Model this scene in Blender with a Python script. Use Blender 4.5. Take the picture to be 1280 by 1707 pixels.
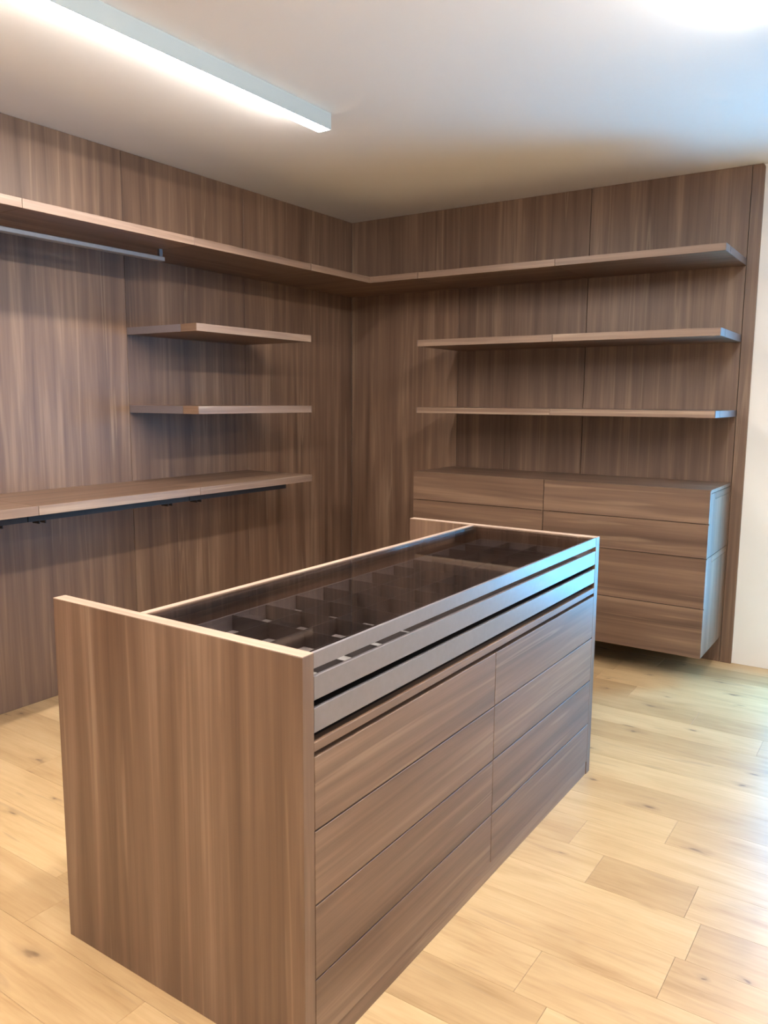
import bpy, bmesh, math, random
from mathutils import Vector, Matrix
random.seed(7)
for o in list(bpy.data.objects): bpy.data.objects.remove(o)
SC = bpy.context.scene
COL = SC.collection

# ------------------------------------------------------------------ camera
cam_d = bpy.data.cameras.new('camera'); cam = bpy.data.objects.new('camera', cam_d); COL.objects.link(cam)
YAW, PITCH, ROLL, F = 0.5932729658864347, -0.1400353213832066, 0.006815391221685634, 1325.27
cy_, sy_ = math.cos(YAW), math.sin(YAW); cp_, sp_ = math.cos(PITCH), math.sin(PITCH)
fwd = Vector((-sy_*cp_, cy_*cp_, sp_)); r0 = Vector((cy_, sy_, 0)); u0 = r0.cross(fwd)
rt = math.cos(ROLL)*r0 + math.sin(ROLL)*u0; up = -math.sin(ROLL)*r0 + math.cos(ROLL)*u0
M = Matrix((rt, up, -fwd)).transposed().to_4x4(); M.translation = (3.6303, -4.9361, 1.5392)
cam.matrix_world = M
cam_d.sensor_fit = 'VERTICAL'; cam_d.sensor_height = 24; cam_d.lens = F/1707*24
cam_d.clip_start = 0.05; cam_d.clip_end = 200
SC.camera = cam

# ------------------------------------------------------------------ world, daylight, exposure
W = bpy.data.worlds.new('sky'); SC.world = W; W.use_nodes = True
bg = W.node_tree.nodes['Background']; bg.inputs[0].default_value = (0.22, 0.55, 1.0, 1); bg.inputs[1].default_value = 2.0
WX0, WX1, WZ0, WZ1 = 3.05, 3.80, 0.20, 2.05          # window opening in the back wall, right of the frame
ld = bpy.data.lights.new('window_daylight', 'AREA'); ld.shape = 'RECTANGLE'; ld.size = WX1-WX0; ld.size_y = WZ1-WZ0
ld.color = (0.02, 0.46, 0.92); ld.energy = 27
lo = bpy.data.objects.new('window_daylight', ld); COL.objects.link(lo)
lo.location = ((WX0+WX1)/2, 0.088, (WZ0+WZ1)/2); lo.rotation_euler = (math.radians(-90), 0, 0)
LAMP = 27.0
LAMP_COL = (1.0, 0.94, 0.885, 1)
vs = SC.view_settings; vs.view_transform = 'Standard'; vs.look = 'None'; vs.gamma = 1; vs.exposure = 1.75
try: vs.use_curve_mapping = False
except Exception: pass

# ------------------------------------------------------------------ materials
def newmat(name):
    m = bpy.data.materials.new(name); m.use_nodes = True
    nt = m.node_tree; return m, nt, nt.nodes, nt.links, nt.nodes['Principled BSDF']
def ramp(N, stops):
    r = N.new('ShaderNodeValToRGB'); e = r.color_ramp.elements
    while len(e) < len(stops): e.new(0.5)
    for k, (p, c) in enumerate(stops): e[k].position = p; e[k].color = (*c, 1)
    return r
def grain_noise(N, L, co, rnd, sc, vec_scale, detail, dist, rough=0.55):
    mp = N.new('ShaderNodeMapping'); mp.inputs['Scale'].default_value = vec_scale; L.new(co, mp.inputs['Vector'])
    n = N.new('ShaderNodeTexNoise'); n.noise_dimensions = '4D'
    n.inputs['Scale'].default_value = sc; n.inputs['Detail'].default_value = detail
    n.inputs['Distortion'].default_value = dist; n.inputs['Roughness'].default_value = rough
    L.new(mp.outputs[0], n.inputs['Vector']); L.new(rnd, n.inputs['W']); return n
def math_node(N, L, op, a, b):
    m = N.new('ShaderNodeMath'); m.operation = op
    for i, v in enumerate((a, b)):
        if hasattr(v, 'links'): L.new(v, m.inputs[i])
        else: m.inputs[i].default_value = v
    return m.outputs[0]
def walnut(name, axis, rough=0.44, gain=0.73, spec=0.8, cool=1.0):
    m, nt, N, L, B = newmat(name)
    tc = N.new('ShaderNodeTexCoord'); oi = N.new('ShaderNodeObjectInfo')
    rnd = math_node(N, L, 'MULTIPLY', oi.outputs['Random'], 37.0)
    def vs_(across, along): return tuple(along if k == axis else across for k in range(3))
    co = tc.outputs['Object']
    broad = grain_noise(N, L, co, rnd, 1.0, vs_(9, 0.45), 2, 0.5)
    mid = grain_noise(N, L, co, rnd, 1.0, vs_(24, 0.8), 3, 1.0, 0.5)
    fine = grain_noise(N, L, co, rnd, 1.0, vs_(190, 4.0), 2, 0.2)
    v = math_node(N, L, 'ADD', math_node(N, L, 'MULTIPLY', broad.outputs[0], 0.46),
        math_node(N, L, 'ADD', math_node(N, L, 'MULTIPLY', mid.outputs[0], 0.42), math_node(N, L, 'MULTIPLY', fine.outputs[0], 0.12)))
    g = gain
    r = ramp(N, [(0.35, (0.120*g, 0.062*g*cool, 0.036*g*cool**1.8)), (0.45, (0.185*g, 0.102*g*cool, 0.062*g*cool**1.8)), (0.53, (0.235*g, 0.136*g*cool, 0.085*g*cool**1.8)), (0.64, (0.350*g, 0.222*g*cool, 0.142*g*cool**1.8))])
    L.new(v, r.inputs[0])
    # pale sapwood streaks
    st = grain_noise(N, L, co, rnd, 1.0, vs_(22, 0.7), 1, 1.2)
    sr = ramp(N, [(0.0, (0, 0, 0)), (0.62, (0, 0, 0)), (0.70, (0.55, 0.55, 0.55)), (0.74, (0, 0, 0))]); L.new(st.outputs[0], sr.inputs[0])
    mx = N.new('ShaderNodeMixRGB'); L.new(sr.outputs[0], mx.inputs[0]); L.new(r.outputs[0], mx.inputs[1]); mx.inputs[2].default_value = (0.40*g, 0.27*g*cool, 0.175*g*cool**1.8, 1)
    L.new(mx.outputs[0], B.inputs['Base Color'])
    B.inputs['Roughness'].default_value = rough; B.inputs['Specular IOR Level'].default_value = spec
    bp = N.new('ShaderNodeBump'); bp.inputs['Strength'].default_value = 0.12; bp.inputs['Distance'].default_value = 0.001
    L.new(fine.outputs[0], bp.inputs['Height']); L.new(bp.outputs[0], B.inputs['Normal'])
    return m
WAL = [walnut('walnut_grain_x', 0), walnut('walnut_grain_y', 1), walnut('walnut_grain_z', 2)]
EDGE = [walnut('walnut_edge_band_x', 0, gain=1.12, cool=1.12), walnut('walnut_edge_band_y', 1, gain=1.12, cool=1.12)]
PALE = [walnut('lamp_sheen_edge_band_x', 0, gain=1.95, cool=1.2), walnut('lamp_sheen_edge_band_y', 1, gain=1.95, cool=1.2)]  # lighter edge veneer, with the lamp sheen on the island top painted in
def plain(name, c, rough=0.5, metal=0.0, spec=0.5, noise=0.0, nscale=8):
    m, nt, N, L, B = newmat(name)
    B.inputs['Roughness'].default_value = rough; B.inputs['Metallic'].default_value = metal; B.inputs['Specular IOR Level'].default_value = spec
    tc = N.new('ShaderNodeTexCoord'); n = N.new('ShaderNodeTexNoise'); n.inputs['Scale'].default_value = nscale; n.inputs['Detail'].default_value = 4
    L.new(tc.outputs['Object'], n.inputs['Vector'])
    r = ramp(N, [(0.3, tuple(x*(1-noise) for x in c)), (0.7, tuple(min(1, x*(1+noise)) for x in c))]); L.new(n.outputs[0], r.inputs[0])
    L.new(r.outputs[0], B.inputs['Base Color']); return m
M_PAINT = plain('white_wall_paint', (0.86, 0.85, 0.82), 0.85, noise=0.015, nscale=3)
M_CEIL = plain('white_ceiling_paint', (0.93, 0.905, 0.87), 0.9, noise=0.01, nscale=2)
M_METAL = plain('bronze_lacquered_metal', (0.225, 0.20, 0.205), 0.36, metal=0.35, spec=0.6, noise=0.04, nscale=60)
M_CAP = plain('taupe_metal_end_plate', (0.17, 0.14, 0.145), 0.42, metal=0.2, noise=0.03, nscale=40)
M_DARK = plain('dark_steel', (0.035, 0.028, 0.028), 0.5, metal=0.3, noise=0.1, nscale=30)
M_RAIL = plain('grey_aluminium_rail', (0.25, 0.25, 0.28), 0.35, metal=0.5, noise=0.05, nscale=50)
M_INNER = plain('dark_carcass_lining', (0.030, 0.018, 0.014), 0.6, noise=0.1, nscale=20)
M_DIV = plain('black_tray_divider', (0.060, 0.050, 0.048), 0.55, noise=0.1, nscale=60)
M_FELT = plain('pale_grey_tray_lining', (0.60, 0.60, 0.60), 0.85, noise=0.05, nscale=120)
M_HOUSE = plain('grey_lamp_housing', (0.36, 0.41, 0.42), 0.5, noise=0.01)
M_SUB = plain('subfloor_dark', (0.16, 0.11, 0.07), 0.9, noise=0.1)
M_FRAME = plain('white_window_frame', (0.7, 0.7, 0.7), 0.4)
def emis():
    m, nt, N, L, B = newmat('opal_diffuser_glow'); N.remove(B)
    e = N.new('ShaderNodeEmission'); e.inputs[0].default_value = LAMP_COL; e.inputs[1].default_value = LAMP
    L.new(e.outputs[0], N['Material Output'].inputs[0]); return m
M_EM = emis()
def glass(name, tint, ior):
    m, nt, N, L, B = newmat(name); N.remove(B)
    t = N.new('ShaderNodeBsdfTransparent'); t.inputs[0].default_value = (*tint, 1)
    g = N.new('ShaderNodeBsdfGlossy'); g.inputs['Roughness'].default_value = 0.015; g.inputs[0].default_value = (1, 1, 1, 1)
    f = N.new('ShaderNodeFresnel'); ge = N.new('ShaderNodeNewGeometry'); mr = N.new('ShaderNodeMapRange'); mr.inputs[3].default_value = ior; mr.inputs[4].default_value = 1/ior
    L.new(ge.outputs['Backfacing'], mr.inputs[0]); L.new(mr.outputs[0], f.inputs[0])
    mx = N.new('ShaderNodeMixShader'); L.new(f.outputs[0], mx.inputs[0]); L.new(t.outputs[0], mx.inputs[1]); L.new(g.outputs[0], mx.inputs[2])
    L.new(mx.outputs[0], N['Material Output'].inputs[0]); return m
M_GLASS = glass('smoked_glass', (0.80, 0.77, 0.76), 1.5)
M_PANE = glass('clear_window_glass', (0.95, 0.97, 0.98), 1.45)
def oak():
    m, nt, N, L, B = newmat('oak_floorboard')
    tc = N.new('ShaderNodeTexCoord'); oi = N.new('ShaderNodeObjectInfo'); co = tc.outputs['Object']
    rnd = math_node(N, L, 'MULTIPLY', oi.outputs['Random'], 61.0)
    broad = grain_noise(N, L, co, rnd, 1.0, (1.6, 9, 1), 3, 1.0)
    mid = grain_noise(N, L, co, rnd, 1.0, (3.0, 45, 1), 4, 1.5, 0.6)
    v = math_node(N, L, 'ADD', math_node(N, L, 'MULTIPLY', broad.outputs[0], 0.6), math_node(N, L, 'MULTIPLY', mid.outputs[0], 0.4))
    r = ramp(N, [(0.30, (0.40, 0.245, 0.110)), (0.42, (0.51, 0.340, 0.170)), (0.55, (0.58, 0.400, 0.208)), (0.72, (0.65, 0.475, 0.265))]); L.new(v, r.inputs[0])
    # whole-board tone
    tone = ramp(N, [(0, (0.84, 0.81, 0.78)), (0.35, (0.97, 0.96, 0.95)), (0.7, (1.0, 1.0, 1.0)), (1, (1.06, 1.07, 1.07))]); L.new(oi.outputs['Random'], tone.inputs[0])
    mt = N.new('ShaderNodeMixRGB'); mt.blend_type = 'MULTIPLY'; mt.inputs[0].default_value = 1; L.new(r.outputs[0], mt.inputs[1]); L.new(tone.outputs[0], mt.inputs[2])
    # brown heart streaks
    hs = grain_noise(N, L, co, rnd, 1.0, (1.3, 13, 1), 3, 1.6, 0.65)
    hr = ramp(N, [(0.0, (0, 0, 0)), (0.60, (0, 0, 0)), (0.70, (0.6, 0.6, 0.6)), (0.8, (0.3, 0.3, 0.3))]); L.new(hs.outputs[0], hr.inputs[0])
    m2 = N.new('ShaderNodeMixRGB'); L.new(hr.outputs[0], m2.inputs[0]); L.new(mt.outputs[0], m2.inputs[1]); m2.inputs[2].default_value = (0.36, 0.24, 0.135, 1)
    # knots
    wp = grain_noise(N, L, co, rnd, 1.0, (9, 22, 1), 2, 0.0)
    sc = N.new('ShaderNodeVectorMath'); sc.operation = 'SCALE'; L.new(wp.outputs['Color'], sc.inputs[0]); sc.inputs['Scale'].default_value = 0.45
    mp = N.new('ShaderNodeMapping'); mp.inputs['Scale'].default_value = (3.0, 7.5, 0); L.new(co, mp.inputs['Vector'])
    ad = N.new('ShaderNodeVectorMath'); ad.operation = 'ADD'; L.new(mp.outputs[0], ad.inputs[0]); L.new(sc.outputs[0], ad.inputs[1])
    cb = N.new('ShaderNodeCombineXYZ'); L.new(rnd, cb.inputs[0]); L.new(rnd, cb.inputs[1])
    a2 = N.new('ShaderNodeVectorMath'); a2.operation = 'ADD'; L.new(ad.outputs[0], a2.inputs[0]); L.new(cb.outputs[0], a2.inputs[1])
    vo = N.new('ShaderNodeTexVoronoi'); vo.voronoi_dimensions = '2D'; vo.inputs['Scale'].default_value = 1.0; L.new(a2.outputs[0], vo.inputs['Vector'])
    sp = N.new('ShaderNodeSeparateColor'); L.new(vo.outputs['Color'], sp.inputs[0])
    keep = math_node(N, L, 'GREATER_THAN', sp.outputs[0], 0.62)
    size = math_node(N, L, 'ADD', math_node(N, L, 'MULTIPLY', sp.outputs[1], 1.6), 0.9)
    kd = math_node(N, L, 'MULTIPLY', vo.outputs['Distance'], size)
    kr = ramp(N, [(0.0, (0.95, 0.95, 0.95)), (0.05, (0.75, 0.75, 0.75)), (0.10, (0.25, 0.25, 0.25)), (0.26, (0, 0, 0))]); L.new(kd, kr.inputs[0]); kf = math_node(N, L, 'MULTIPLY', kr.outputs[0], keep)
    m3 = N.new('ShaderNodeMixRGB'); L.new(kf, m3.inputs[0]); L.new(m2.outputs[0], m3.inputs[1]); m3.inputs[2].default_value = (0.17, 0.10, 0.055, 1)
    L.new(m3.outputs[0], B.inputs['Base Color'])
    B.inputs['Roughness'].default_value = 0.38; B.inputs['Specular IOR Level'].default_value = 0.45
    return m
M_OAK = oak()

# ------------------------------------------------------------------ helpers
def wloc(p):
    v = Vector((0, 0, 0))
    while p: v += p.location; p = p.parent
    return v
def obj(name, boxes, mat, parent=None, bevel=0.0):
    """boxes given in world metres (x0,x1,y0,y1,z0,z1); one mesh object; boxes must not overlap"""
    off = wloc(parent)
    bm = bmesh.new()
    for (x0, x1, y0, y1, z0, z1) in boxes:
        if x0 > x1: x0, x1 = x1, x0
        if y0 > y1: y0, y1 = y1, y0
        if z0 > z1: z0, z1 = z1, z0
        vs_ = [bm.verts.new((x-off.x, y-off.y, z-off.z)) for x in (x0, x1) for y in (y0, y1) for z in (z0, z1)]
        for q in ((0,1,3,2),(4,6,7,5),(0,4,5,1),(2,3,7,6),(0,2,6,4),(1,5,7,3)): bm.faces.new([vs_[i] for i in q])
    if bevel:
        bmesh.ops.bevel(bm, geom=bm.edges[:], offset=bevel, segments=1, affect='EDGES')
    me = bpy.data.meshes.new(name); bm.to_mesh(me); bm.free(); me.materials.append(mat)
    o = bpy.data.objects.new(name, me); COL.objects.link(o)
    if parent: o.parent = parent
    return o
def poly(name, pts, axis, a0, a1, mat, parent=None, bevel=0.0):
    """prism: 2-D outline pts extruded along axis from a0 to a1"""
    off = wloc(parent); bm = bmesh.new()
    def P(u, v, a):
        w = {0: (a, u, v), 1: (u, a, v), 2: (u, v, a)}[axis]; return (w[0]-off.x, w[1]-off.y, w[2]-off.z)
    A = [bm.verts.new(P(u, v, a0)) for u, v in pts]; B_ = [bm.verts.new(P(u, v, a1)) for u, v in pts]
    bm.faces.new(A); bm.faces.new(B_[::-1]); n = len(pts)
    for i in range(n): bm.faces.new((A[i], B_[i], B_[(i+1) % n], A[(i+1) % n]))
    bmesh.ops.recalc_face_normals(bm, faces=bm.faces[:])
    if bevel: bmesh.ops.bevel(bm, geom=bm.edges[:], offset=bevel, segments=1, affect='EDGES')
    me = bpy.data.meshes.new(name); bm.to_mesh(me); bm.free(); me.materials.append(mat)
    o = bpy.data.objects.new(name, me); COL.objects.link(o)
    if parent: o.parent = parent
    return o
def tag(o, label, cat, group=None):
    o['label'] = label; o['category'] = cat
    if group: o['group'] = group
    return o
def thing(name, loc, label, cat, group=None):
    o = bpy.data.objects.new(name, None); COL.objects.link(o); o.location = loc; o.empty_display_size = 0.1
    return tag(o, label, cat, group)
def struct(name, boxes, mat, bevel=0.0):
    o = obj(name, boxes, mat, None, bevel); o['kind'] = 'structure'; return o

# ------------------------------------------------------------------ measured levels
HC = 2.834                      # ceiling
XE, XR = 2.733, 2.796           # end of shelves / right edge of the walnut cladding
S1, S2, S3 = -1.147, -2.063, -2.980   # module joints along the left wall
S4, S5 = -3.897, -4.814
BX0, BXM = 0.912, 1.8225        # module joints along the back wall
SD = 0.543                      # shelf depth
RX, RY = 8.0, -8.6              # room extent

# ------------------------------------------------------------------ room
wl = struct('wall_left', [(-0.14, -0.02, RY, 0.14, 0, HC)], M_SUB)
wb = struct('wall_back', [(-0.02, WX0, 0.02, 0.14, 0, HC), (WX1, RX, 0.02, 0.14, 0, HC), (WX0, WX1, 0.02, 0.14, 0, WZ0), (WX0, WX1, 0.02, 0.14, WZ1, HC)], M_PAINT)
wr = struct('wall_right', [(RX, RX+0.12, RY, 0.14, 0, HC)], M_PAINT)
wf = struct('wall_front', [(-0.14, RX+0.12, RY-0.12, RY, 0, HC)], M_PAINT)
ce = struct('ceiling', [(-0.14, RX+0.12, RY-0.12, 0.14, HC, HC+0.1)], M_CEIL)
fl = struct('floor', [(-0.14, RX+0.12, RY-0.12, 0.14, -0.10, -0.016)], M_SUB)
# window in the back wall, right of the picture
w1 = struct('window_1', [(WX0, WX0+0.05, 0.03, 0.08, WZ0, WZ1), (WX1-0.05, WX1, 0.03, 0.08, WZ0, WZ1), (WX0+0.05, WX1-0.05, 0.03, 0.08, WZ0, WZ0+0.05), (WX0+0.05, WX1-0.05, 0.03, 0.08, WZ1-0.05, WZ1)], M_FRAME)
obj('pane', [(WX0+0.05, WX1-0.05, 0.060, 0.064, WZ0+0.05, WZ1-0.05)], M_PANE, w1)
# cladding panels (each board a part of the wall)
g = 0.0012
edges = [0, S1, S2, S3, S4, S5, -5.73, -6.65, -7.56, RY]
for a, b in zip(edges, edges[1:]):
    obj('wall_panel', [(-0.018, 0, b+g, a-g, 0.0, HC-0.001)], WAL[2], wl, 0.0008)
for a, b, q in ((0.0, BX0, g*.6), (BX0, BXM, g*1.7), (BXM, XE, g*1.7)):
    obj('wall_panel', [(a+q, b-(g*0.6 if b == BX0 else g*1.7), 0.0, 0.018, 0.0, HC-0.001)], WAL[2], wb, 0.0008)
obj('backing', [(0.0, XR-0.002, 0.0182, 0.0198, 0.0, HC-0.01)], M_INNER, wb)
obj('backing', [(-0.0198, -0.0182, RY, 0.0, 0.0, HC-0.01)], M_INNER, wl)
poly('end_panel', [(XE+g*1.3, 0.0), (XR, 0.0), (XR, HC-0.018), (XR-0.004, HC-0.008), (XR-0.014, HC-0.002), (XE+g*1.3, HC-0.001)], 1, 0.0, 0.018, WAL[2], wb)
# floor boards
BW = 0.19
row0 = 0.06
known = {11: [2.997], 12: [2.718], 13: [2.846, 3.155], 16: [2.86], 5: [2.82], 6: [3.14]}
r = 0; y = row0
while y > RY:
    y1 = max(y-BW, RY)
    ks = known.get(round((0.06-y)/BW), None)
    xs = [0.0]
    if ks:
        x = ks[0] - random.uniform(1.0, 1.5); pre = []
        while x > 0.35: pre.append(x); x -= random.uniform(0.7, 1.7)
        xs += sorted(pre) + ks; x = ks[-1] + random.uniform(0.7, 1.4)
    else: x = random.uniform(0.3, 1.6)
    while x < 5.4: xs.append(x); x += random.uniform(0.75, 1.8)
    xs.append(RX)
    for xa, xb in zip(xs, xs[1:]):
        obj('plank', [(xa+0.0004, xb-0.0004, y1+0.0004, min(y, 0.02)-0.0004, -0.016, 0.0)], M_OAK, fl, 0.0004)
    y = y1

# ------------------------------------------------------------------ ceiling lights
def linear_light(x, y_end, y_start, label, side=0.015, plate=True):
    t = thing('linear_ceiling_light', (x, (y_end+y_start)/2, HC-0.07), label, 'ceiling light', 'parallel linear ceiling lights')
    w = 0.036
    zs_ = HC-0.072+side
    hb = [(x-w, x+w-0.0042, y_start, y_end, zs_+0.0005, HC-0.0005)]
    if plate: hb.append((x+w-0.004, x+w, y_start, y_end, HC-0.072, HC-0.0005))
    obj('housing', hb, M_HOUSE, t)
    obj('diffuser', [(x-w, x+w-0.0045, y_start+0.003, y_end-0.003, HC-0.072, zs_)], M_EM, t, 0.003)
    obj('end_cap', [(x-w, x+w, y_end+0.0003, y_end+0.003, HC-0.072, HC-0.0005)], M_HOUSE, t)
    obj('end_cap', [(x-w, x+w, y_start-0.003, y_start-0.0003, HC-0.072, HC-0.0005)], M_HOUSE, t)
linear_light(1.232, -1.89, -6.4, 'long glowing linear ceiling light at upper left, running parallel to left wall')
linear_light(3.20, -1.90, -6.4, 'linear ceiling light past upper right corner, throwing glare on the ceiling', 0.050, False)

linear_light(5.5, -1.30, -2.4, 'added unseen fill light in linear lamp form, farthest from the walnut walls, out over the right half of the room', 0.050, False)  # added lamp out of view, brightens the ceiling and back wall
# ------------------------------------------------------------------ top shelf run
Z1, Z1B = 2.335, 2.297
BV = 0.0024
def left_board(name, y0, y1, z1, z0, label, cat, group, left_cap=False, depth=0.541):
    ya, yb = min(y0, y1), max(y0, y1)
    t = thing(name, (depth/2, (ya+yb)/2, z0), label, cat, group)
    c = 0.003 if left_cap else 0.0
    obj('board', [(0.0005, depth-0.0022, ya+c+0.0012, yb-0.0012, z0, z1)], WAL[1], t, 0.0008)
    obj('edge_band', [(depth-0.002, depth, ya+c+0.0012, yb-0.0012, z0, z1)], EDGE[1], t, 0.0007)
    if left_cap:
        obj('end_plate', [(0.0005, 0.424, ya+0.0006, ya+c, z0+0.0005, z1-0.0005)], M_CAP, t)
        obj('edge_tip', [(0.426, depth-0.001, ya+0.0006, ya+c, z0+0.0005, z1-0.0005)], WAL[0], t)
    return t
def back_board(name, x0, x1, z1, z0, label, cat, group, right_cap=False, left_cap=False):
    t = thing(name, ((x0+x1)/2, -SD/2, z0), label, cat, group)
    c = 0.003
    a = x0+0.0012+(c if left_cap else 0); b = x1-0.0012-(c if right_cap else 0)
    obj('board', [(a, b, -SD+0.0022, -0.0005, z0, z1)], WAL[0], t, 0.0008)
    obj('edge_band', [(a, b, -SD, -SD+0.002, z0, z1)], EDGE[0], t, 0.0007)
    for flag, xa, xb in ((right_cap, b, b+c), (left_cap, a-c, a)):
        if flag:
            obj('end_plate', [(xa, xb, -0.436, -0.0005, z0+0.0005, z1-0.0005)], M_CAP, t)
            obj('edge_tip', [(xa, xb, -SD+0.001, -0.442, z0+0.0005, z1-0.0005)], M_CAP, t)
    return t
G1 = 'modules of the continuous top shelf'
left_board('wall_shelf', S1, S2, Z1, Z1B, 'top shelf module on left wall, between the corner piece and the clothes rail', 'shelf', G1)
left_board('wall_shelf', S2, S3, Z1, Z1B, 'top shelf module on left wall, directly above the grey clothes rail', 'shelf', G1)
left_board('wall_shelf', S3, S4, Z1, Z1B, 'top shelf module on left wall, cut off by the left edge of the photo', 'shelf', G1)
t = thing('corner_shelf', (0.3, -0.3, Z1B), 'L-shaped corner piece of the top shelf where left and back walls meet', 'shelf', G1)
poly('board', [(0.0005, S1+0.0012), (SD, S1+0.0012), (SD, -SD), (BX0-0.0012, -SD), (BX0-0.0012, -0.0005), (0.0005, -0.0005)], 2, Z1B, Z1, WAL[0], t, 0.0008)
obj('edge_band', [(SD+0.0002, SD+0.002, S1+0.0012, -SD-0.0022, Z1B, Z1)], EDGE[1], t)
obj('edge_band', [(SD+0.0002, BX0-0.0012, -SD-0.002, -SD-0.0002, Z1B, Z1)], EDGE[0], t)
back_board('wall_shelf', BX0, BXM, Z1, Z1B, 'top shelf module on back wall, left of its dark panel joint', 'shelf', G1)
back_board('wall_shelf', BXM, XE, Z1, Z1B, 'rightmost top shelf module on back wall, ending near the white wall', 'shelf', G1, right_cap=True)

# small shelves, left wall
Z2, Z2B, Z3, Z3B = 1.919, 1.880, 1.5015, 1.4605
G2 = 'short shelves on the left wall'
left_board('wall_shelf', S1, S2, Z2, Z2B, 'upper of two short walnut shelves on left wall, seen slightly from below', 'shelf', G2, left_cap=True)
left_board('wall_shelf', S1, S2, Z3, Z3B, 'lower of two short walnut shelves on left wall, at eye level above the desk', 'shelf', G2, left_cap=True)
# shelves, back wall
Z2_, Z2B_, Z3_, Z3B_ = 1.9175, 1.877, 1.4945, 1.4575
G3 = 'shelves above the drawer cabinets on the back wall'
back_board('wall_shelf', BX0, BXM, Z2_, Z2B_, 'left half of the middle shelf on back wall', 'shelf', G3, left_cap=True)
back_board('wall_shelf', BXM, XE, Z2_, Z2B_, 'right half of the middle shelf on back wall, with grey end plate', 'shelf', G3, right_cap=True)
back_board('wall_shelf', BX0, BXM, Z3_, Z3B_, 'left half of the lowest shelf on back wall, over the narrow drawers', 'shelf', G3, left_cap=True)
back_board('wall_shelf', BXM, XE, Z3_, Z3B_, 'right half of the lowest shelf on back wall, with grey end plate', 'shelf', G3, right_cap=True)

# ------------------------------------------------------------------ wall desk
D0, D0B = 1.0825, 1.0425
G4 = 'boards of the long wall desk'
for (a, b, lab) in ((S1, S2, 'right end board of the wall desk, beneath the two short shelves'),
                    (S2, S3, 'middle board of the wall desk, between its two visible joints'),
                    (S3, S4, 'wall desk board cut off by left edge of photo')):
    t = left_board('desk_board', a, b, D0, D0B, lab, 'desk', G4, left_cap=False, depth=0.541)
    y1 = a - (0.145 if a == S1 else 0.002)
    obj('support_rail', [(0.435, 0.455, b+0.002, y1, D0B-0.038, D0B-0.0003)], M_DARK, t)
    for yy in (b+0.055, b+0.085, a-0.115, a-0.14):
        if a == S1 and yy > b+0.5: continue
        obj('bracket', [(0.40, 0.450, yy, yy+0.005, D0B-0.052, D0B-0.0385)], M_DARK, t)

# ------------------------------------------------------------------ clothes rail under the top shelf
t = thing('clothes_rail', (0.31, (S2+S4)/2, 2.232), 'flat grey metal clothes rail hanging under the top shelf at left', 'rail')
obj('rail_bar', [(0.290, 0.330, S4+0.01, S2-0.004, 2.236, 2.258)], M_RAIL, t, 0.003)
for yy in (S2-0.03, S3-0.03, S3+0.0, S4+0.05):
    obj('bracket', [(0.302, 0.318, yy, yy+0.02, 2.2585, Z1B-0.0003)], M_RAIL, t)

# ------------------------------------------------------------------ wall-hung drawer cabinets
CX0, CXM, CX1 = 0.884, 1.794, 2.729
CT, R1, R2, R3, CB = 1.078, 0.8955, 0.709, 0.4325, 0.156
CD = 0.5215
G5 = 'wall-hung drawer cabinets under the back shelves'
FT = 0.020
def cabinet(x0, x1, z0, zm, z1, label, right_end, top):
    t = thing('drawer_cabinet', ((x0+x1)/2, -CD/2, z0), label, 'cabinet', G5)
    e = 0.0012
    yb, yf = -0.0008, -(CD-FT-0.002)
    zt = z1 - (0.0 if not top else 0.0195)
    st = 0.018
    a, b = x0+e, x1-e
    obj('carcass', [(a+st, b-st, yf+0.004, yb, z0+0.001, z0+0.018), (a+st, b-st, yf+0.004, yb, zt-0.018, zt-0.003),
                    (a+st, b-st, yf+0.02, yf+0.035, z0+0.018, zt-0.018)], M_INNER, t)
    # side panels: the right one carries the hanging rail insert at its top
    obj('side_panel', [(a, a+st-0.0003, yf, yb, z0+0.001, zt-0.002)], WAL[2], t, 0.0006)
    zr = zt-0.002
    if right_end:
        poly('side_panel', [(yf, z0+0.001), (yb, z0+0.001), (yb, zr-0.036), (-0.388, zr-0.036), (-0.388, zr), (yf, zr)], 0, b-st+0.0003, b, WAL[2], t, 0.0006)
        obj('hanging_rail', [(b-st+0.0003, b-0.0006, -0.3810, yb, zr-0.0345, zr-0.0008)], WAL[1], t)
    else:
        obj('side_panel', [(b-st+0.0003, b, yf, yb, z0+0.001, zr)], WAL[2], t, 0.0006)
    for za, zb in ((zm, z1), (z0, zm)):
        h1 = zb - 0.0022
        if zb == z1 and top: h1 = zb - 0.0008
        poly('drawer_front', [(-CD, za+0.0012), (-(CD-FT), za+0.0012), (-(CD-FT), h1-0.010), (-(CD-0.004), h1), (-CD, h1)], 0, a+0.0008, b+(0.0008 if right_end else -0.0008), WAL[0], t, 0.0007)
    return t
cabinet(CX0, CXM, R2, R1, CT, 'upper left wall-hung cabinet with two narrow drawers, partly behind the island', False, True)
cabinet(CXM, CX1, R2, R1, CT, 'upper right wall-hung cabinet with two wide shallow drawers', True, True)
cabinet(CX0, CXM, CB, R3, R2, 'lower left wall-hung cabinet with deep drawers, mostly hidden behind the island', False, False)
cabinet(CXM, CX1, CB, R3, R2, 'lower right wall-hung cabinet with two deep drawers, floating above floor', True, False)
tp = obj('cabinet_top', [(CX0+0.001, CX1-0.001, -(CD-0.0235), -0.0008, CT-0.0192, CT-0.0005)], WAL[0], None, 0.0006)
tag(tp, 'continuous walnut top board lying over all the wall-hung drawers', 'worktop')

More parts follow.
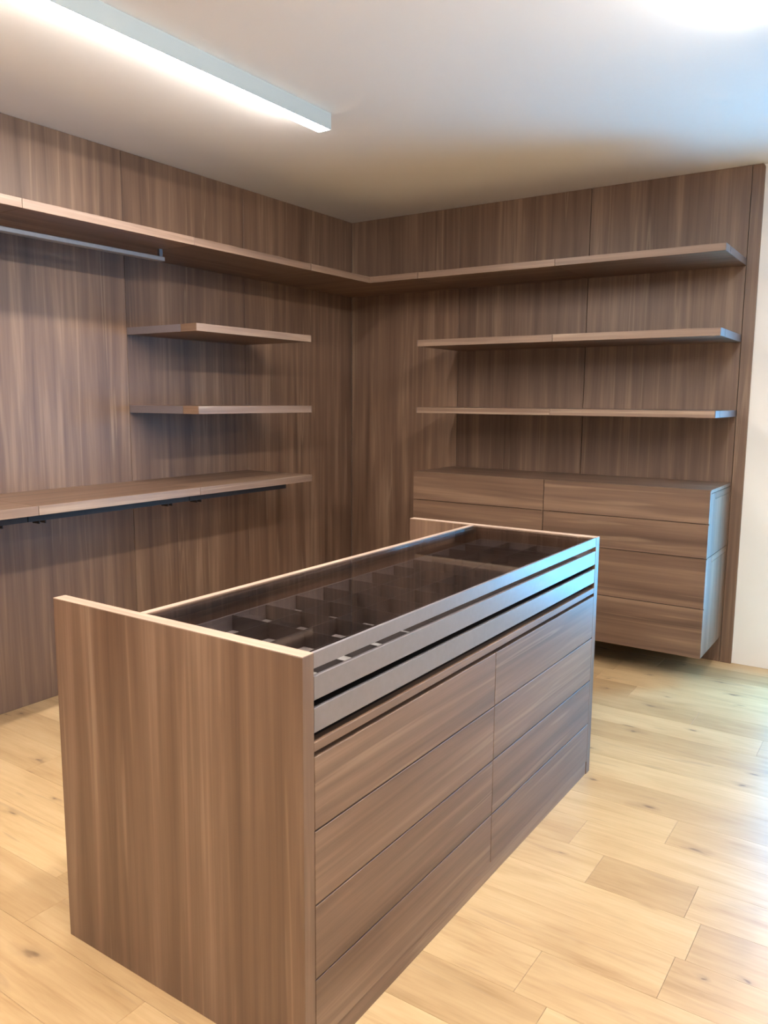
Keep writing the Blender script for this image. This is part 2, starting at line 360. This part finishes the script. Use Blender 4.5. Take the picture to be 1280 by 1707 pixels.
# ------------------------------------------------------------------ island
IX0, IX1, IXB = 1.704, 2.584, 2.015
IY0, IY1, IT = -3.689, -1.828, 0.038
IYM = -2.754
H = 1.0
ya, yb = IY0+IT, IY1-IT
isl = thing('display_island', ((IX0+IX1)/2, (IY0+IY1)/2, 0), 'walnut dressing room island with smoked glass top and drawers, standing on the oak floor', 'island')
obj('end_panel', [(IX0, IX1, IY0, ya, 0.0, H-0.0022)], WAL[2], isl, 0.0008)
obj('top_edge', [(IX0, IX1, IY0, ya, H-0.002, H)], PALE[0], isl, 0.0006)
obj('end_panel', [(IX0, IX1, yb, IY1, 0.0, H-0.0022)], WAL[2], isl, 0.0008)
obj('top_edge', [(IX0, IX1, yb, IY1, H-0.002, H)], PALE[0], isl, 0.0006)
obj('back_panel', [(IXB, IXB+0.020, ya+0.0004, yb-0.0004, 0.0, H-0.0030)], WAL[1], isl, 0.0008)
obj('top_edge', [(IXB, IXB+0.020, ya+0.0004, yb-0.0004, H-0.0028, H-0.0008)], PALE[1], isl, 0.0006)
obj('plinth', [(IX1-0.024, IX1-0.003, ya+0.0006, yb-0.0006, 0.0, 0.0525)], WAL[1], isl, 0.0006)
obj('inner_shelf', [(IXB+0.0205, IX1-0.030, ya+0.001, yb-0.001, 0.7725, 0.789)], M_INNER, isl)
obj('cross_rail', [(IX1-0.026, IX1-0.0005, ya+0.0006, yb-0.0006, 0.7735, 0.7945)], WAL[1], isl, 0.0008)
obj('partition', [(IXB+0.0205, IX1-0.030, IYM-0.009, IYM+0.009, 0.0535, 0.772)], M_INNER, isl)
# glass top in a metal front bar
gz = 0.9965
obj('glass_top', [(IXB+0.0215, IX1-0.0100, ya+0.001, yb-0.001, gz-0.006, gz)], M_GLASS, isl)
obj('front_bar', [(IX1-0.0095, IX1-0.001, ya+0.0006, yb-0.0006, 0.9632, H-0.0005)], M_METAL, isl, 0.0008)
obj('support_ledge', [(IXB+0.0205, IXB+0.034, ya+0.001, yb-0.001, 0.970, 0.990)], M_DARK, isl)
# metal fronted drawers: upper one is the compartment tray
T0, T1 = 0.8912, 0.9453
def tray(z0, z1, dividers):
    f = obj('tray_drawer', [(IX1-0.012, IX1-0.001, ya+0.002, yb-0.002, z0, z1),
                            (IXB+0.055, IXB+0.062, ya+0.009, yb-0.009, z0+0.004, z1-0.002),
                            (IXB+0.062, IX1-0.0125, ya+0.002, ya+0.009, z0+0.004, z1-0.002),
                            (IXB+0.062, IX1-0.0125, yb-0.009, yb-0.002, z0+0.004, z1-0.002)], M_METAL, isl, 0.0006)
    obj('tray_lining', [(IXB+0.0622, IX1-0.0127, ya+0.0092, yb-0.0092, z0+0.004, z0+0.008)], M_FELT if dividers else M_INNER, f)
    if dividers:
        zt = z1-0.0015
        for x in (2.21, 2.335, 2.46):
            obj('divider', [(x-0.0012, x+0.0012, ya+0.0095, yb-0.0095, z0+0.0085, zt)], M_DIV, f)
        yy = -3.522
        while yy < yb-0.03:
            obj('divider', [(IXB+0.0625, IX1-0.013, yy-0.0012, yy+0.0012, z0+0.0085, zt-0.0004)], M_DIV, f)
            yy += 0.1365
    return f
tray(T0, T1, True)
tray(0.8168, 0.8726, False)
# wooden drawers, two columns of four
zs = [0.7622, 0.5869, 0.4070, 0.2225, 0.0538]
for k in range(4):
    for a, b in ((ya+0.0016, IYM-0.0013), (IYM+0.0013, yb-0.0016)):
        d = obj('drawer_front', [(IX1-0.022, IX1, a, b, zs[k+1]+0.002, zs[k]-0.002)], WAL[1], isl, 0.0009)
        obj('drawer_box', [(IXB+0.05, IX1-0.0225, a+0.03, b-0.03, zs[k+1]+0.02, zs[k]-0.03)], M_INNER, d)
